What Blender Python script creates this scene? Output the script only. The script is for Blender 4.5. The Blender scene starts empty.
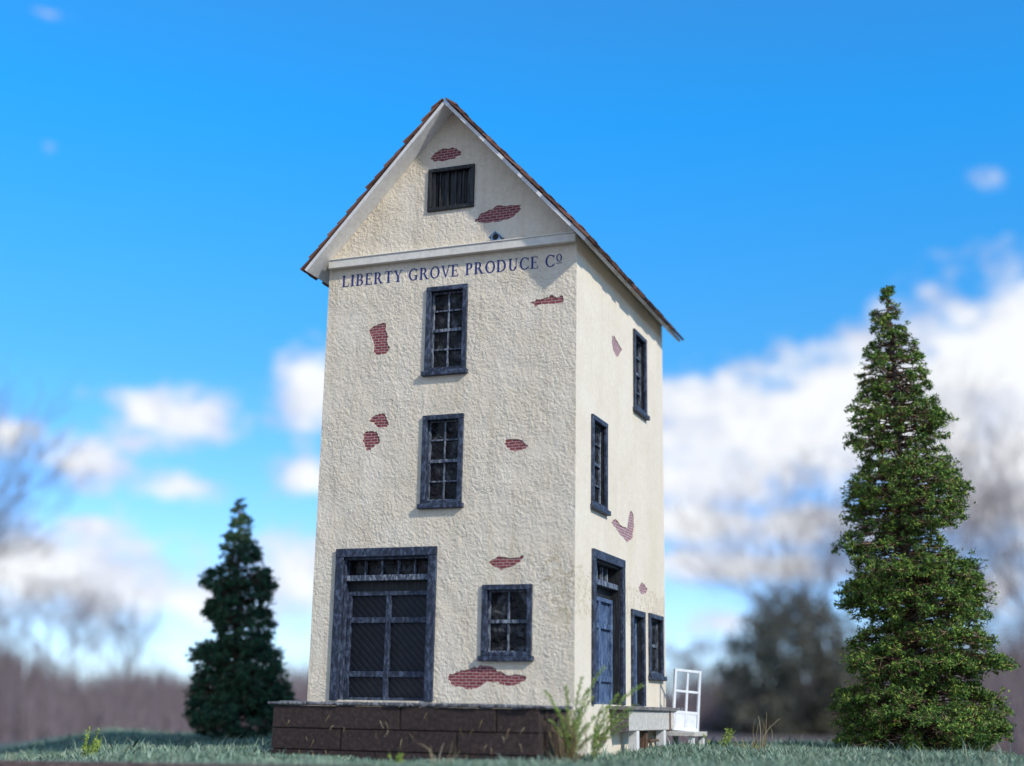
import bpy, bmesh, math, random
import numpy as np
from mathutils import Vector, Matrix
from mathutils.geometry import delaunay_2d_cdt
R = math.radians
random.seed(7); rng = np.random.default_rng(11)
scene = bpy.context.scene
COL = scene.collection

# ------------------------------------------------------------------ scene tree helpers
def link(o, parent=None):
    COL.objects.link(o)
    if parent: o.parent = parent
    return o
def tag(o, label=None, cat=None, group=None, kind=None):
    if label: o['label'] = label
    if cat: o['category'] = cat
    if group: o['group'] = group
    if kind: o['kind'] = kind
    return o
def empty(name, loc, label, cat, group=None):
    o = bpy.data.objects.new(name, None); o.empty_display_size = .3
    o.location = loc; link(o); return tag(o, label, cat, group)
def mesh_obj(name, verts, faces, mat, parent=None, smooth=False):
    me = bpy.data.meshes.new(name); me.from_pydata([tuple(v) for v in verts], [], [tuple(f) for f in faces])
    me.update(); me.materials.append(mat)
    if smooth: me.polygons.foreach_set('use_smooth', [True]*len(me.polygons))
    o = bpy.data.objects.new(name, me); link(o, parent)
    return o
def np_mesh(name, V, F, mat, parent=None):
    """V (n,3), F (m,k) with one k for all faces"""
    me = bpy.data.meshes.new(name); V = np.asarray(V, np.float32); F = np.asarray(F, np.int32)
    me.vertices.add(len(V)); me.vertices.foreach_set('co', V.ravel())
    k = F.shape[1]; me.loops.add(F.size); me.loops.foreach_set('vertex_index', F.ravel())
    me.polygons.add(len(F)); me.polygons.foreach_set('loop_start', np.arange(0, F.size, k, dtype=np.int32))
    me.update(calc_edges=True); me.validate(); me.materials.append(mat)
    o = bpy.data.objects.new(name, me); link(o, parent)
    return o
def bm_obj(name, bm, mat, parent=None, bevel=0):
    bmesh.ops.recalc_face_normals(bm, faces=bm.faces)
    me = bpy.data.meshes.new(name); bm.to_mesh(me); bm.free(); me.materials.append(mat)
    o = bpy.data.objects.new(name, me); link(o, parent)
    if bevel:
        m = o.modifiers.new('bevel', 'BEVEL'); m.width = bevel; m.segments = 2; m.limit_method = 'ANGLE'
    return o
def hexa(bm, pts):
    v = [bm.verts.new(p) for p in pts]
    for f in ((0,1,2,3),(4,5,6,7),(0,1,5,4),(1,2,6,5),(2,3,7,6),(3,0,4,7)): bm.faces.new([v[i] for i in f])
def box(bm, x0,x1,y0,y1,z0,z1, mp=None):
    P = [(x0,y0,z0),(x1,y0,z0),(x1,y1,z0),(x0,y1,z0),(x0,y0,z1),(x1,y0,z1),(x1,y1,z1),(x0,y1,z1)]
    hexa(bm, [mp(p) for p in P] if mp else P)
# facade maps: (along the wall, out of the wall, height)
FRONT = lambda p: (p[0], -p[1], p[2])
SIDE = lambda p: (p[1], p[0], p[2])

# ------------------------------------------------------------------ materials
def new_mat(name):
    m = bpy.data.materials.new(name); m.use_nodes = True
    nt = m.node_tree; b = nt.nodes['Principled BSDF']; return m, nt, b
def N(nt, typ, **kw):
    n = nt.nodes.new(typ)
    for k, v in kw.items():
        if k in n.inputs.keys() if isinstance(k, str) else False: n.inputs[k].default_value = v
        else: setattr(n, k, v)
    return n
def ramp(nt, fac, stops):
    r = nt.nodes.new('ShaderNodeValToRGB'); e = r.color_ramp.elements
    while len(e) < len(stops): e.new(.5)
    for el, (p, c) in zip(e, stops):
        el.position = p; el.color = (*c, 1) if len(c) == 3 else c
    nt.links.new(fac, r.inputs[0]); return r.outputs[0]
def coords(nt, scale=(1,1,1), rot=(0,0,0)):
    tc = nt.nodes.new('ShaderNodeTexCoord'); mp = nt.nodes.new('ShaderNodeMapping')
    mp.inputs['Scale'].default_value = scale; mp.inputs['Rotation'].default_value = rot
    nt.links.new(tc.outputs['Object'], mp.inputs[0]); return mp.outputs[0]
def noise(nt, vec, scale, detail=4, rough=.55, dist=0):
    n = nt.nodes.new('ShaderNodeTexNoise'); n.inputs['Scale'].default_value = scale
    n.inputs['Detail'].default_value = detail; n.inputs['Roughness'].default_value = rough
    n.inputs['Distortion'].default_value = dist
    nt.links.new(vec, n.inputs['Vector']); return n.outputs['Fac']
def bump(nt, b, h, strength=.5, dist=.02):
    n = nt.nodes.new('ShaderNodeBump'); n.inputs['Strength'].default_value = strength
    n.inputs['Distance'].default_value = dist
    nt.links.new(h, n.inputs['Height']); nt.links.new(n.outputs[0], b.inputs['Normal']); return n
def math_n(nt, op, a, b=None, c=None):
    n = nt.nodes.new('ShaderNodeMath'); n.operation = op
    for i, x in enumerate((a, b, c)):
        if x is None: continue
        if isinstance(x, (int, float)): n.inputs[i].default_value = x
        else: nt.links.new(x, n.inputs[i])
    return n.outputs[0]
def mixc(nt, fac, a, b, mode='MIX'):
    n = nt.nodes.new('ShaderNodeMix'); n.data_type = 'RGBA'; n.blend_type = mode
    for s, x in ((n.inputs[0], fac), (n.inputs[6], a), (n.inputs[7], b)):
        if isinstance(x, (int, float)): s.default_value = x
        elif isinstance(x, tuple): s.default_value = (*x, 1)
        else: nt.links.new(x, s)
    return n.outputs[2]

def stucco_mat(name, relief):
    m, nt, b = new_mat(name); v = coords(nt)
    big = noise(nt, v, .9, 5, .6); fine = noise(nt, v, 9, 6, .65)
    c1 = ramp(nt, big, [(.3, (.745,.64,.49)), (.7, (.81,.72,.585))])
    c2 = ramp(nt, fine, [(.3, (.84,.83,.80)), (.62, (1,1,1))])
    col = mixc(nt, .6, c1, c2, 'MULTIPLY')
    # faint wash streaks running down the wall
    wash = noise(nt, coords(nt, (2.2,2.2,.16)), 1.6, 5, .65)
    col = mixc(nt, .5 if relief > .04 else .18, col, ramp(nt, wash, [(.36, (.86,.83,.77)), (.52, (1,1,1))]), 'MULTIPLY')
    # old rusty root marks near the front corner
    sx = nt.nodes.new('ShaderNodeSeparateXYZ'); nt.links.new(v, sx.inputs[0])
    dx = math_n(nt, 'ADD', sx.outputs['X'], .35); dz = math_n(nt, 'SUBTRACT', sx.outputs['Z'], 2.25)
    dd = math_n(nt, 'SQRT', math_n(nt, 'ADD', math_n(nt, 'MULTIPLY', math_n(nt, 'MULTIPLY', dx, dx), 2.2), math_n(nt, 'MULTIPLY', dz, dz)))
    vein = math_n(nt, 'ABSOLUTE', math_n(nt, 'SUBTRACT', noise(nt, coords(nt, (1,1,.8)), 3.6, 6, .68, 1.0), .5))
    st = math_n(nt, 'MULTIPLY', math_n(nt, 'LESS_THAN', vein, .022), math_n(nt, 'LESS_THAN', math_n(nt, 'ADD', dd, math_n(nt, 'MULTIPLY', big, .5)), .95))
    col = mixc(nt, math_n(nt, 'MULTIPLY', st, .5), col, (.36,.25,.12))
    nt.links.new(col, b.inputs['Base Color']); b.inputs['Roughness'].default_value = .85
    w = noise(nt, coords(nt, (1,1,.8)), 5.8, 4, .56, .8)
    w2 = noise(nt, v, 15, 4, .62); w3 = noise(nt, coords(nt, (1,1,.7)), 3.4, 3, .6, .5)
    ridge = math_n(nt, 'ABSOLUTE', math_n(nt, 'SUBTRACT', w, .5))
    h = math_n(nt, 'ADD', math_n(nt, 'MULTIPLY', ridge, -.9), math_n(nt, 'MULTIPLY', w2, .75))
    h = math_n(nt, 'ADD', h, math_n(nt, 'MULTIPLY', w3, .8))
    tv = ramp(nt, noise(nt, v, .8, 3, .6), [(.34, (.45,)*3), (.62, (1,1,1))])
    h = math_n(nt, 'MULTIPLY', h, tv)
    bump(nt, b, h, 1.0, relief); return m
M = {}
M['stucco'] = stucco_mat('stucco_rough', .056)
M['stucco_smooth'] = stucco_mat('stucco_smooth', .013)

def paint_wood(name, base, light, streak=(3,3,.6), amt=.5, rough=.6):
    m, nt, b = new_mat(name)
    n1 = noise(nt, coords(nt, streak), 6, 6, .7)
    n2 = noise(nt, coords(nt), 14, 4, .6)
    col = ramp(nt, n1, [(.30, tuple(x*(.45 if base[0] < .4 else .86) for x in base)), (.48, base), (.60+.15*(1-amt), light)])
    col = mixc(nt, .5, col, ramp(nt, n2, [(.35, (.55,.55,.55) if base[0] < .4 else (.95,.95,.95)), (.65, (1,1,1))]), 'MULTIPLY')
    nt.links.new(col, b.inputs['Base Color']); b.inputs['Roughness'].default_value = rough
    bump(nt, b, n1, .5, .02); return m
M['frame'] = paint_wood('weathered_slate_blue_paint', (.016,.024,.048), (.085,.112,.175), (2.2,2.2,1.2), .9)
M['blue_door'] = paint_wood('blue_door_paint', (.050,.092,.185), (.18,.25,.38), (3,3,.8), .8)  # bluer than the frame paint, for the side doors' leaves and panels
M['muntin'] = paint_wood('worn_grey_blue_paint', (.055,.07,.105), (.30,.34,.40), (3,3,1), .9)
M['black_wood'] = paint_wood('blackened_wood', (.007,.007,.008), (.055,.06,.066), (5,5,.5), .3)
M['white_board'] = paint_wood('off_white_board', (.72,.705,.68), (.82,.81,.79), (1,1,1), .2)
M['cream_board'] = paint_wood('cream_board', (.70,.655,.57), (.79,.755,.68), (1,1,1), .2)
M['white_paint'] = paint_wood('white_paint', (.72,.75,.80), (.85,.86,.88), (2,2,1), .3, .45)
M['blue_toy'] = paint_wood('powder_blue_paint', (.15,.26,.44), (.42,.54,.68), (6,6,6), .4)
M['deck'] = paint_wood('grey_deck_board', (.18,.16,.15), (.36,.34,.32), (2,.5,2))
M['concrete'] = paint_wood('pale_concrete', (.52,.49,.44), (.70,.665,.61), (2,2,2), .5, .9)
M['end_shade'] = paint_wood('purple_brown_end_shade', (.10,.08,.085), (.22,.19,.19), (1,1,3))  # shade on the porch beam's end face, put into the colour
M['dark_brown'] = paint_wood('rust_brown_wood', (.12,.065,.04), (.24,.15,.10))

def door_panel_mat():
    m, nt, b = new_mat('dark_panel_boards')
    v = coords(nt, (1,1,1), (0, R(45), 0))
    wv = nt.nodes.new('ShaderNodeTexWave'); wv.wave_type = 'BANDS'; wv.bands_direction = 'X'; wv.wave_profile = 'SAW'
    wv.inputs['Scale'].default_value = 2.7; wv.inputs['Distortion'].default_value = .35; wv.inputs['Detail Scale'].default_value = 3
    nt.links.new(v, wv.inputs['Vector'])
    n1 = noise(nt, coords(nt), 9, 5, .7)
    col = mixc(nt, wv.outputs['Fac'], (.008,.009,.013), (.040,.043,.058))
    col = mixc(nt, .6, col, ramp(nt, n1, [(.3, (.4,.4,.4)), (.7, (1.3,1.3,1.3))]), 'MULTIPLY')
    nt.links.new(col, b.inputs['Base Color']); b.inputs['Roughness'].default_value = .7
    bump(nt, b, wv.outputs['Fac'], .9, .05); return m
M['panel'] = door_panel_mat()

def glass_mat():
    m, nt, b = new_mat('dark_crinkled_glazing')
    n1 = noise(nt, coords(nt), 3.2, 5, .6, .8)
    col = ramp(nt, n1, [(.38, (.004,.004,.005)), (.54, (.012,.012,.014)), (.70, (.10,.105,.115))])  # grey patches paint the crinkled film's highlights into the colour
    nt.links.new(col, b.inputs['Base Color']); b.inputs['Roughness'].default_value = .28
    b.inputs['Specular IOR Level'].default_value = .22
    bump(nt, b, noise(nt, coords(nt), 4.5, 3, .5, .6), .8, .12); return m
M['glass'] = glass_mat()

def brick_mat(name, rot):
    m, nt, b = new_mat(name); v = coords(nt, (1,1,1), rot)
    br = nt.nodes.new('ShaderNodeTexBrick')
    br.inputs['Scale'].default_value = 1; br.inputs['Brick Width'].default_value = .155
    br.inputs['Row Height'].default_value = .062; br.inputs['Mortar Size'].default_value = .0075
    br.inputs['Mortar Smooth'].default_value = .3; br.inputs['Bias'].default_value = -.1
    br.inputs['Color1'].default_value = (.20,.038,.040,1); br.inputs['Color2'].default_value = (.30,.075,.072,1)
    br.inputs['Mortar'].default_value = (.50,.36,.35,1)
    n = noise(nt, v, 3, 3); mp = nt.nodes.new('ShaderNodeVectorMath'); mp.operation = 'ADD'
    nz = nt.nodes.new('ShaderNodeTexNoise'); nz.inputs['Scale'].default_value = 4; nt.links.new(v, nz.inputs['Vector'])
    sc = nt.nodes.new('ShaderNodeVectorMath'); sc.operation = 'SCALE'; sc.inputs['Scale'].default_value = .035
    nt.links.new(nz.outputs['Color'], sc.inputs[0]); nt.links.new(v, mp.inputs[0]); nt.links.new(sc.outputs[0], mp.inputs[1])
    nt.links.new(mp.outputs[0], br.inputs['Vector'])
    col = mixc(nt, .7, br.outputs['Color'], ramp(nt, noise(nt, v, 12, 4), [(.3, (.6,.6,.6)), (.7, (1.1,1.1,1.1))]), 'MULTIPLY')
    nt.links.new(col, b.inputs['Base Color']); b.inputs['Roughness'].default_value = .85
    bump(nt, b, math_n(nt, 'SUBTRACT', 1.0, br.outputs['Fac']), .6, .01); return m
M['brick_front'] = brick_mat('old_red_brick_front', (R(-90), 0, 0))
# side wall: (y,z) -> brick (x,y)
def swz_brick():
    m = brick_mat('old_red_brick_side', (0,0,0)); nt = m.node_tree
    tc = next(n for n in nt.nodes if n.type == 'TEX_COORD'); mp = next(n for n in nt.nodes if n.type == 'MAPPING')
    s = nt.nodes.new('ShaderNodeSeparateXYZ'); c = nt.nodes.new('ShaderNodeCombineXYZ')
    nt.links.new(tc.outputs['Object'], s.inputs[0]); nt.links.new(s.outputs['Y'], c.inputs['X']); nt.links.new(s.outputs['Z'], c.inputs['Y'])
    nt.links.new(c.outputs[0], mp.inputs[0]); return m
M['brick_side'] = swz_brick()
_b = next(n for n in M['brick_side'].node_tree.nodes if n.type == 'TEX_BRICK')   # the side's bricks are paler and pinker than the front's
_b.inputs['Color1'].default_value = (.30,.13,.14,1); _b.inputs['Color2'].default_value = (.40,.21,.22,1); _b.inputs['Mortar'].default_value = (.62,.52,.52,1)
def swz_front():
    nt = M['brick_front'].node_tree
    tc = next(n for n in nt.nodes if n.type == 'TEX_COORD'); mp = next(n for n in nt.nodes if n.type == 'MAPPING')
    mp.inputs['Rotation'].default_value = (0,0,0)
    s = nt.nodes.new('ShaderNodeSeparateXYZ'); c = nt.nodes.new('ShaderNodeCombineXYZ')
    nt.links.new(tc.outputs['Object'], s.inputs[0]); nt.links.new(s.outputs['X'], c.inputs['X']); nt.links.new(s.outputs['Z'], c.inputs['Y'])
    nt.links.new(c.outputs[0], mp.inputs[0])
swz_front()

def island_mat(name, stops, rough=.8, nscale=2.0, mix=.5, transl=0):
    """colour differs from leaf to leaf (random per island) and from clump to clump (noise)"""
    m, nt, b = new_mat(name); g = nt.nodes.new('ShaderNodeNewGeometry')
    n = noise(nt, coords(nt), nscale, 3, .6)
    f = math_n(nt, 'ADD', math_n(nt, 'MULTIPLY', g.outputs['Random Per Island'], 1-mix), math_n(nt, 'MULTIPLY', n, mix))
    nt.links.new(ramp(nt, f, stops), b.inputs['Base Color']); b.inputs['Roughness'].default_value = rough
    b.inputs['Specular IOR Level'].default_value = .2
    return m
M['shingle'] = island_mat('brown_red_shingles', [(.2, (.06,.036,.030)), (.5, (.17,.085,.062)), (.8, (.30,.16,.12))], .9, 6, .5)
M['conifer'] = island_mat('conifer_green', [(.22, (.026,.064,.020)), (.45, (.075,.150,.034)), (.62, (.155,.255,.045)), (.80, (.29,.345,.055))], .8, 2.6, .5)
M['conifer_dark'] = island_mat('blue_green_conifer', [(.25, (.020,.055,.030)), (.55, (.048,.115,.055)), (.8, (.11,.20,.085))], .8, 2.4, .5)
M['twig'] = island_mat('brown_twigs', [(.25, (.08,.048,.032)), (.6, (.22,.135,.085)), (.85, (.38,.26,.165))], .8, 5, .3)
M['bark'] = paint_wood('dark_bark', (.06,.045,.035), (.13,.10,.08), (4,4,.7))
M['bare_bark'] = paint_wood('grey_brown_bark', (.24,.195,.195), (.36,.30,.295), (.5,.5,.1))
M['grass'] = island_mat('frosted_blue_green_turf', [(.2, (.085,.15,.10)), (.5, (.20,.305,.225)), (.72, (.36,.45,.35)), (.88, (.56,.56,.40))], .9, 1.2, .45)
M['weed'] = island_mat('feathery_weed_green', [(.2, (.09,.15,.035)), (.5, (.19,.29,.06)), (.85, (.38,.46,.14))], .7, 5, .3)
M['weed_yellow'] = island_mat('yellow_green_weed', [(.2, (.13,.20,.03)), (.5, (.24,.33,.05)), (.85, (.38,.45,.10))], .7, 5, .3)
M['straw'] = island_mat('dry_straw', [(.2, (.22,.15,.08)), (.5, (.38,.29,.16)), (.85, (.55,.47,.32))], .7, 5, .3)
M['dead'] = island_mat('rust_brown_dead_stems', [(.2, (.10,.065,.035)), (.5, (.22,.14,.07)), (.75, (.33,.25,.13)), (.9, (.25,.30,.11))], .8, 5, .2)
M['thicket'] = island_mat('mauve_brown_brush', [(.2, (.10,.074,.076)), (.5, (.155,.12,.124)), (.85, (.23,.185,.19))], .9, .05, .5)  # far haze is mixed into the brown as mauve
M['evergreen'] = island_mat('dark_olive_evergreen', [(.2, (.07,.075,.052)), (.5, (.145,.14,.10)), (.8, (.28,.25,.19))], .85, .3, .5)

def ground_mat(name, a, b_, s):
    m, nt, b = new_mat(name); v = coords(nt)
    nt.links.new(ramp(nt, noise(nt, v, s, 7, .65), [(.35, a), (.65, b_)]), b.inputs['Base Color'])
    b.inputs['Roughness'].default_value = .95; bump(nt, b, noise(nt, v, s*8, 5, .7), .7, .1); return m
M['field'] = ground_mat('winter_field', (.11,.082,.075), (.19,.145,.13), .08)
M['turf'] = ground_mat('turf_soil', (.055,.075,.055), (.12,.16,.12), 2.0)
M['edging'] = paint_wood('brown_edging_wood', (.14,.095,.08), (.27,.20,.17), (.6,3,3))
M['navy'] = new_mat('navy_lettering')[0]
M['navy'].node_tree.nodes['Principled BSDF'].inputs['Base Color'].default_value = (.018,.030,.165,1)
M['navy'].node_tree.nodes['Principled BSDF'].inputs['Roughness'].default_value = .7
def block_mat():
    m, nt, b = new_mat('dark_brown_blocks'); v = coords(nt); g = nt.nodes.new('ShaderNodeNewGeometry')
    n = noise(nt, v, 12, 7, .72); n2 = noise(nt, v, 1.5, 3)
    col = ramp(nt, n, [(.30, (.011,.007,.006)), (.5, (.034,.019,.016)), (.68, (.075,.047,.040)), (.78, (.15,.11,.10))])
    col = mixc(nt, .6, col, ramp(nt, math_n(nt,'ADD', math_n(nt,'MULTIPLY',g.outputs['Random Per Island'],.5), math_n(nt,'MULTIPLY',n2,.5)), [(.2,(.7,.66,.66)),(.8,(1.2,1.15,1.15))]), 'MULTIPLY')
    nt.links.new(col, b.inputs['Base Color']); b.inputs['Roughness'].default_value = .8
    bump(nt, b, n, .6, .03); return m
M['block'] = block_mat()
M['cap'] = paint_wood('grey_cap_stones', (.085,.082,.09), (.30,.30,.32), (2,2,2), 1.0, .9)

# ------------------------------------------------------------------ the building
W, D = 6.0, 7.28
APEX, SL = 13.16, 1.097              # roof slope: underside z = APEX - SL*|x+3|
EAVE = APEX - SL*3
house = empty('produce_building', (0,0,0), 'tall narrow cream stucco warehouse with steep shingled gable roof and slate blue windows', 'building')

patches_front = [
 [(-3.53,12.13),(-3.43,12.24),(-3.26,12.31),(-2.94,12.28),(-2.77,12.15),(-2.79,12.08),(-2.98,12.03),(-3.18,12.0),(-3.45,12.02)],
 [(-2.40,10.43),(-2.27,10.6),(-2.07,10.68),(-1.79,10.75),(-1.3,10.7),(-1.3,10.59),(-1.5,10.43),(-1.78,10.37),(-2.16,10.37)],
 [(-4.92,8.12),(-4.81,8.22),(-4.57,8.29),(-4.49,8.2),(-4.48,8.06),(-4.42,7.96),(-4.47,7.83),(-4.43,7.71),(-4.35,7.7),(-4.39,7.64),(-4.46,7.55),(-4.73,7.55),(-4.78,7.6),(-4.77,7.76),(-4.84,7.93)],
 [(-1.05,8.41),(-.93,8.46),(-.72,8.49),(-.55,8.54),(-.48,8.49),(-.31,8.5),(-.29,8.38),(-.45,8.34),(-.72,8.35),(-.93,8.31)],
 [(-4.82,6.04),(-4.71,6.13),(-4.55,6.2),(-4.42,6.14),(-4.39,6.05),(-4.32,5.93),(-4.39,5.87),(-4.55,5.86),(-4.65,5.93),(-4.7,6.0)],
 [(-4.95,5.73),(-4.86,5.8),(-4.62,5.79),(-4.54,5.66),(-4.54,5.53),(-4.68,5.43),(-4.77,5.36),(-4.84,5.37),(-4.85,5.43),(-4.95,5.57)],
 [(-1.59,5.34),(-1.53,5.43),(-1.19,5.4),(-1.12,5.32),(-1.05,5.24),(-1.14,5.21),(-1.35,5.15),(-1.47,5.2),(-1.55,5.29)],
 [(-1.98,2.93),(-1.92,2.87),(-1.83,2.88),(-1.66,2.96),(-1.22,2.93),(-1.11,2.98),(-1.18,2.85),(-1.35,2.75),(-1.58,2.68),(-1.74,2.74),(-1.87,2.82)],
 [(-2.74,.45),(-2.7,.57),(-2.48,.62),(-2.22,.69),(-1.96,.74),(-1.78,.72),(-1.6,.63),(-1.47,.56),(-1.07,.55),(-1.02,.48),(-1.16,.38),(-1.41,.34),(-1.56,.38),(-1.7,.41),(-1.85,.43),(-2.06,.31),(-2.21,.26),(-2.39,.31),(-2.65,.35)]]
patches_side = [
 [(2.65,8.31),(2.87,8.35),(3.13,8.27),(3.48,8.18),(3.21,7.96),(3.04,7.89),(2.78,7.97),(2.62,8.13)],
 [(2.57,3.97),(2.93,4.09),(3.23,4.01),(3.86,3.99),(4.05,4.37),(4.17,4.46),(4.41,4.37),(4.44,4.05),(4.29,3.81),(3.79,3.67),(3.31,3.76),(2.99,3.85)],
 [(4.82,2.74),(5.05,2.88),(5.31,2.86),(5.66,2.77),(5.48,2.62),(5.04,2.6),(4.87,2.68)],
 [(1.32,-.66),(1.78,-.58),(2.26,-.57),(2.2,-.77),(1.37,-.72)]]
def roughen(poly, n=3, amp=.022, seed=0):
    r = random.Random(seed); out = []
    for i in range(len(poly)):
        a, b = Vector(poly[i]), Vector(poly[(i+1) % len(poly)])
        out.append(a)
        for k in range(1, n):
            q = a.lerp(b, k/n); out.append(q + Vector((r.uniform(-1,1), r.uniform(-1,1)))*amp)
    return [tuple(q) for q in out]
patches_front = [roughen(p, 4, .026, i) for i, p in enumerate(patches_front)]
patches_side = [roughen(p, 4, .026, 50+i) for i, p in enumerate(patches_side)]

# openings (outer size of casing): u0,u1,z0,z1
win_front = [(-3.50,-2.51,6.94,8.99), (-3.49,-2.53,4.01,6.06)]
win_low_front = (-2.01,-.905,.83,2.38)
hatch = (-3.56,-2.42,10.79,11.82)
door_front = (-5.45,-3.06,0,3.21)
win_side = [(4.42,5.55,6.91,8.98), (1.05,2.16,4.05,6.12)]
door_side = (1.11,3.50,.0,3.22)
door_small = (4.11,5.24,.0,2.18)
win_low_side = (5.64,6.96,.63,2.20)
def rect(o, ins=.07): return [(o[0]+ins,o[2]+ins),(o[1]-ins,o[2]+ins),(o[1]-ins,o[3]-ins),(o[0]+ins,o[3]-ins)]
def inside(pt, poly):
    x, y = pt; c = False; j = len(poly)-1
    for i in range(len(poly)):
        xi, yi = poly[i]; xj, yj = poly[j]
        if (yi > y) != (yj > y) and x < (xj-xi)*(y-yi)/(yj-yi)+xi: c = not c
        j = i
    return c
def wall_face(V, F, outline, holes, mp):
    """one wall skin with real openings; holes = (polygon, depth of the reveal)"""
    pts = []; edges = []
    for poly in [outline]+[h[0] for h in holes]:
        s = len(pts); pts += [Vector(q) for q in poly]
        edges += [(s+i, s+(i+1) % len(poly)) for i in range(len(poly))]
    vs, es, fs, *_ = delaunay_2d_cdt(pts, edges, [], 0, 1e-5)
    b = len(V); V += [mp((v[0], 0, v[1])) for v in vs]
    for f in fs:
        c = (sum(vs[i][0] for i in f)/len(f), sum(vs[i][1] for i in f)/len(f))
        if inside(c, outline) and not any(inside(c, h[0]) for h in holes): F.append([b+i for i in f])
    for poly, dp in holes:
        b = len(V); n = len(poly)
        V += [mp((q[0], 0, q[1])) for q in poly] + [mp((q[0], -dp, q[1])) for q in poly]
        F += [[b+i, b+(i+1) % n, b+n+(i+1) % n, b+n+i] for i in range(n)]
BOT = -1.35
gable = [(-W,BOT),(0,BOT),(0,EAVE),(-W/2,APEX),(-W,EAVE)]
V, F = [], []
holes = [(rect(o), .3) for o in win_front+[win_low_front, hatch]] + [(rect(door_front)[:0]+[(door_front[0]+.07,.02),(door_front[1]-.07,.02),(door_front[1]-.07,door_front[3]-.07),(door_front[0]+.07,door_front[3]-.07)], .4)]
holes += [(p, .016) for p in patches_front]
wall_face(V, F, gable, holes, FRONT)
wall = mesh_obj('wall', V, F, M['stucco'], house)
wall['label'] = 'rough cream stucco front'
V, F = [], []
holes = [(rect(o), .3) for o in win_side+[win_low_side]] + [([(o[0]+.07,.02),(o[1]-.07,.02),(o[1]-.07,o[3]-.07),(o[0]+.07,o[3]-.07)], .5) for o in (door_side, door_small)]
holes += [(p, .016) for p in patches_side]
wall_face(V, F, [(0,BOT),(D,BOT),(D,EAVE),(0,EAVE)], holes, SIDE)
wall_face(V, F, [(0,BOT),(D,BOT),(D,EAVE),(0,EAVE)], [], lambda p: (-W, p[0], p[2]))
wall_face(V, F, gable, [], lambda p: (p[0], D, p[2]))
mesh_obj('wall', V, F, M['stucco_smooth'], house)['label'] = 'smoother cream stucco side wall'

for i, p in enumerate(patches_front+patches_side):
    fr = i < len(patches_front); mp = FRONT if fr else SIDE
    cx = sum(q[0] for q in p)/len(p); cz = sum(q[1] for q in p)/len(p)
    bm = bmesh.new(); d = .014
    pp = [(cx+(q[0]-cx)*1.05, cz+(q[1]-cz)*1.05) for q in p]
    va = [bm.verts.new(mp((q[0], -d, q[1]))) for q in pp]; vb = [bm.verts.new(mp((q[0], -d-.06, q[1]))) for q in pp]
    bm.faces.new(va); bm.faces.new(vb[::-1])
    for k in range(len(pp)): bm.faces.new([va[k], va[(k+1) % len(pp)], vb[(k+1) % len(pp)], vb[k]])
    bm_obj('brick_patch', bm, M['brick_front' if fr else 'brick_side'], house)

# --- windows: casing (part) > sash, pane, sill (sub-parts)
jr = random.Random(3)
def bars(bm, u0, u1, z0, z1, w0, w1, t, mp, bottom=None):
    b = t if bottom is None else bottom
    box(bm, u0, u0+t, w0, w1, z0+b, z1-t, mp); box(bm, u1-t, u1, w0, w1, z0+b, z1-t, mp)
    box(bm, u0, u1, w0-.001, w1+.003, z1-t, z1, mp)
    if b: box(bm, u0, u1, w0-.001, w1+.003, z0, z0+b, mp)
def window(o, mp, rows, cols, rail=True, d=.17, cas=.112):
    u0, u1, z0, z1 = o
    bm = bmesh.new(); bars(bm, u0, u1, z0+.11, z1, -.02, .055, cas, mp, bottom=.07)
    fr = bm_obj('window', bm, M['frame'], house, .012)
    bm = bmesh.new(); bars(bm, u0+.05, u1-.05, z0+.13, z1-.05, -d-.002, -.022, cas-.065, mp, bottom=.03)
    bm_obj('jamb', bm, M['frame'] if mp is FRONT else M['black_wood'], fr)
    bm = bmesh.new(); box(bm, u0-.045, u1+.045, -.05, .11, z0, z0+.108, mp); bm_obj('sill', bm, M['frame'], fr, .015)
    a0, a1, b0, b1 = u0+cas-.01, u1-cas+.01, z0+.17, z1-cas+.01
    bm = bmesh.new()
    bars(bm, a0, a1, b0, b1, -d+.03, -d+.085, .045, mp)
    for c in range(1, cols):
        x = a0+(a1-a0)*c/cols+jr.uniform(-.008,.008); box(bm, x-.02, x+.02, -d+.032, -d+.078, b0+.045, b1-.045, mp)
    for r in range(1, rows):
        z = b0+(b1-b0)*r/rows+jr.uniform(-.012,.012); h = .036 if (rail and r*2 == rows) else .019
        box(bm, a0+.045, a1-.045, -d+.034, -d+(.095 if h > .03 else .082), z-h, z+h, mp)
    bm_obj('sash', bm, M['muntin'], fr, .006)
    bm = bmesh.new(); box(bm, a0-.02, a1+.02, -d+.0, -d+.035, b0-.02, b1+.02, mp); bm_obj('pane', bm, M['glass'], fr)
    return fr
for o in win_front: window(o, FRONT, 4, 2)
window(win_low_front, FRONT, 2, 2)
for o in win_side: window(o, SIDE, 4, 2)
window(win_low_side, SIDE, 2, 2)
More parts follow.
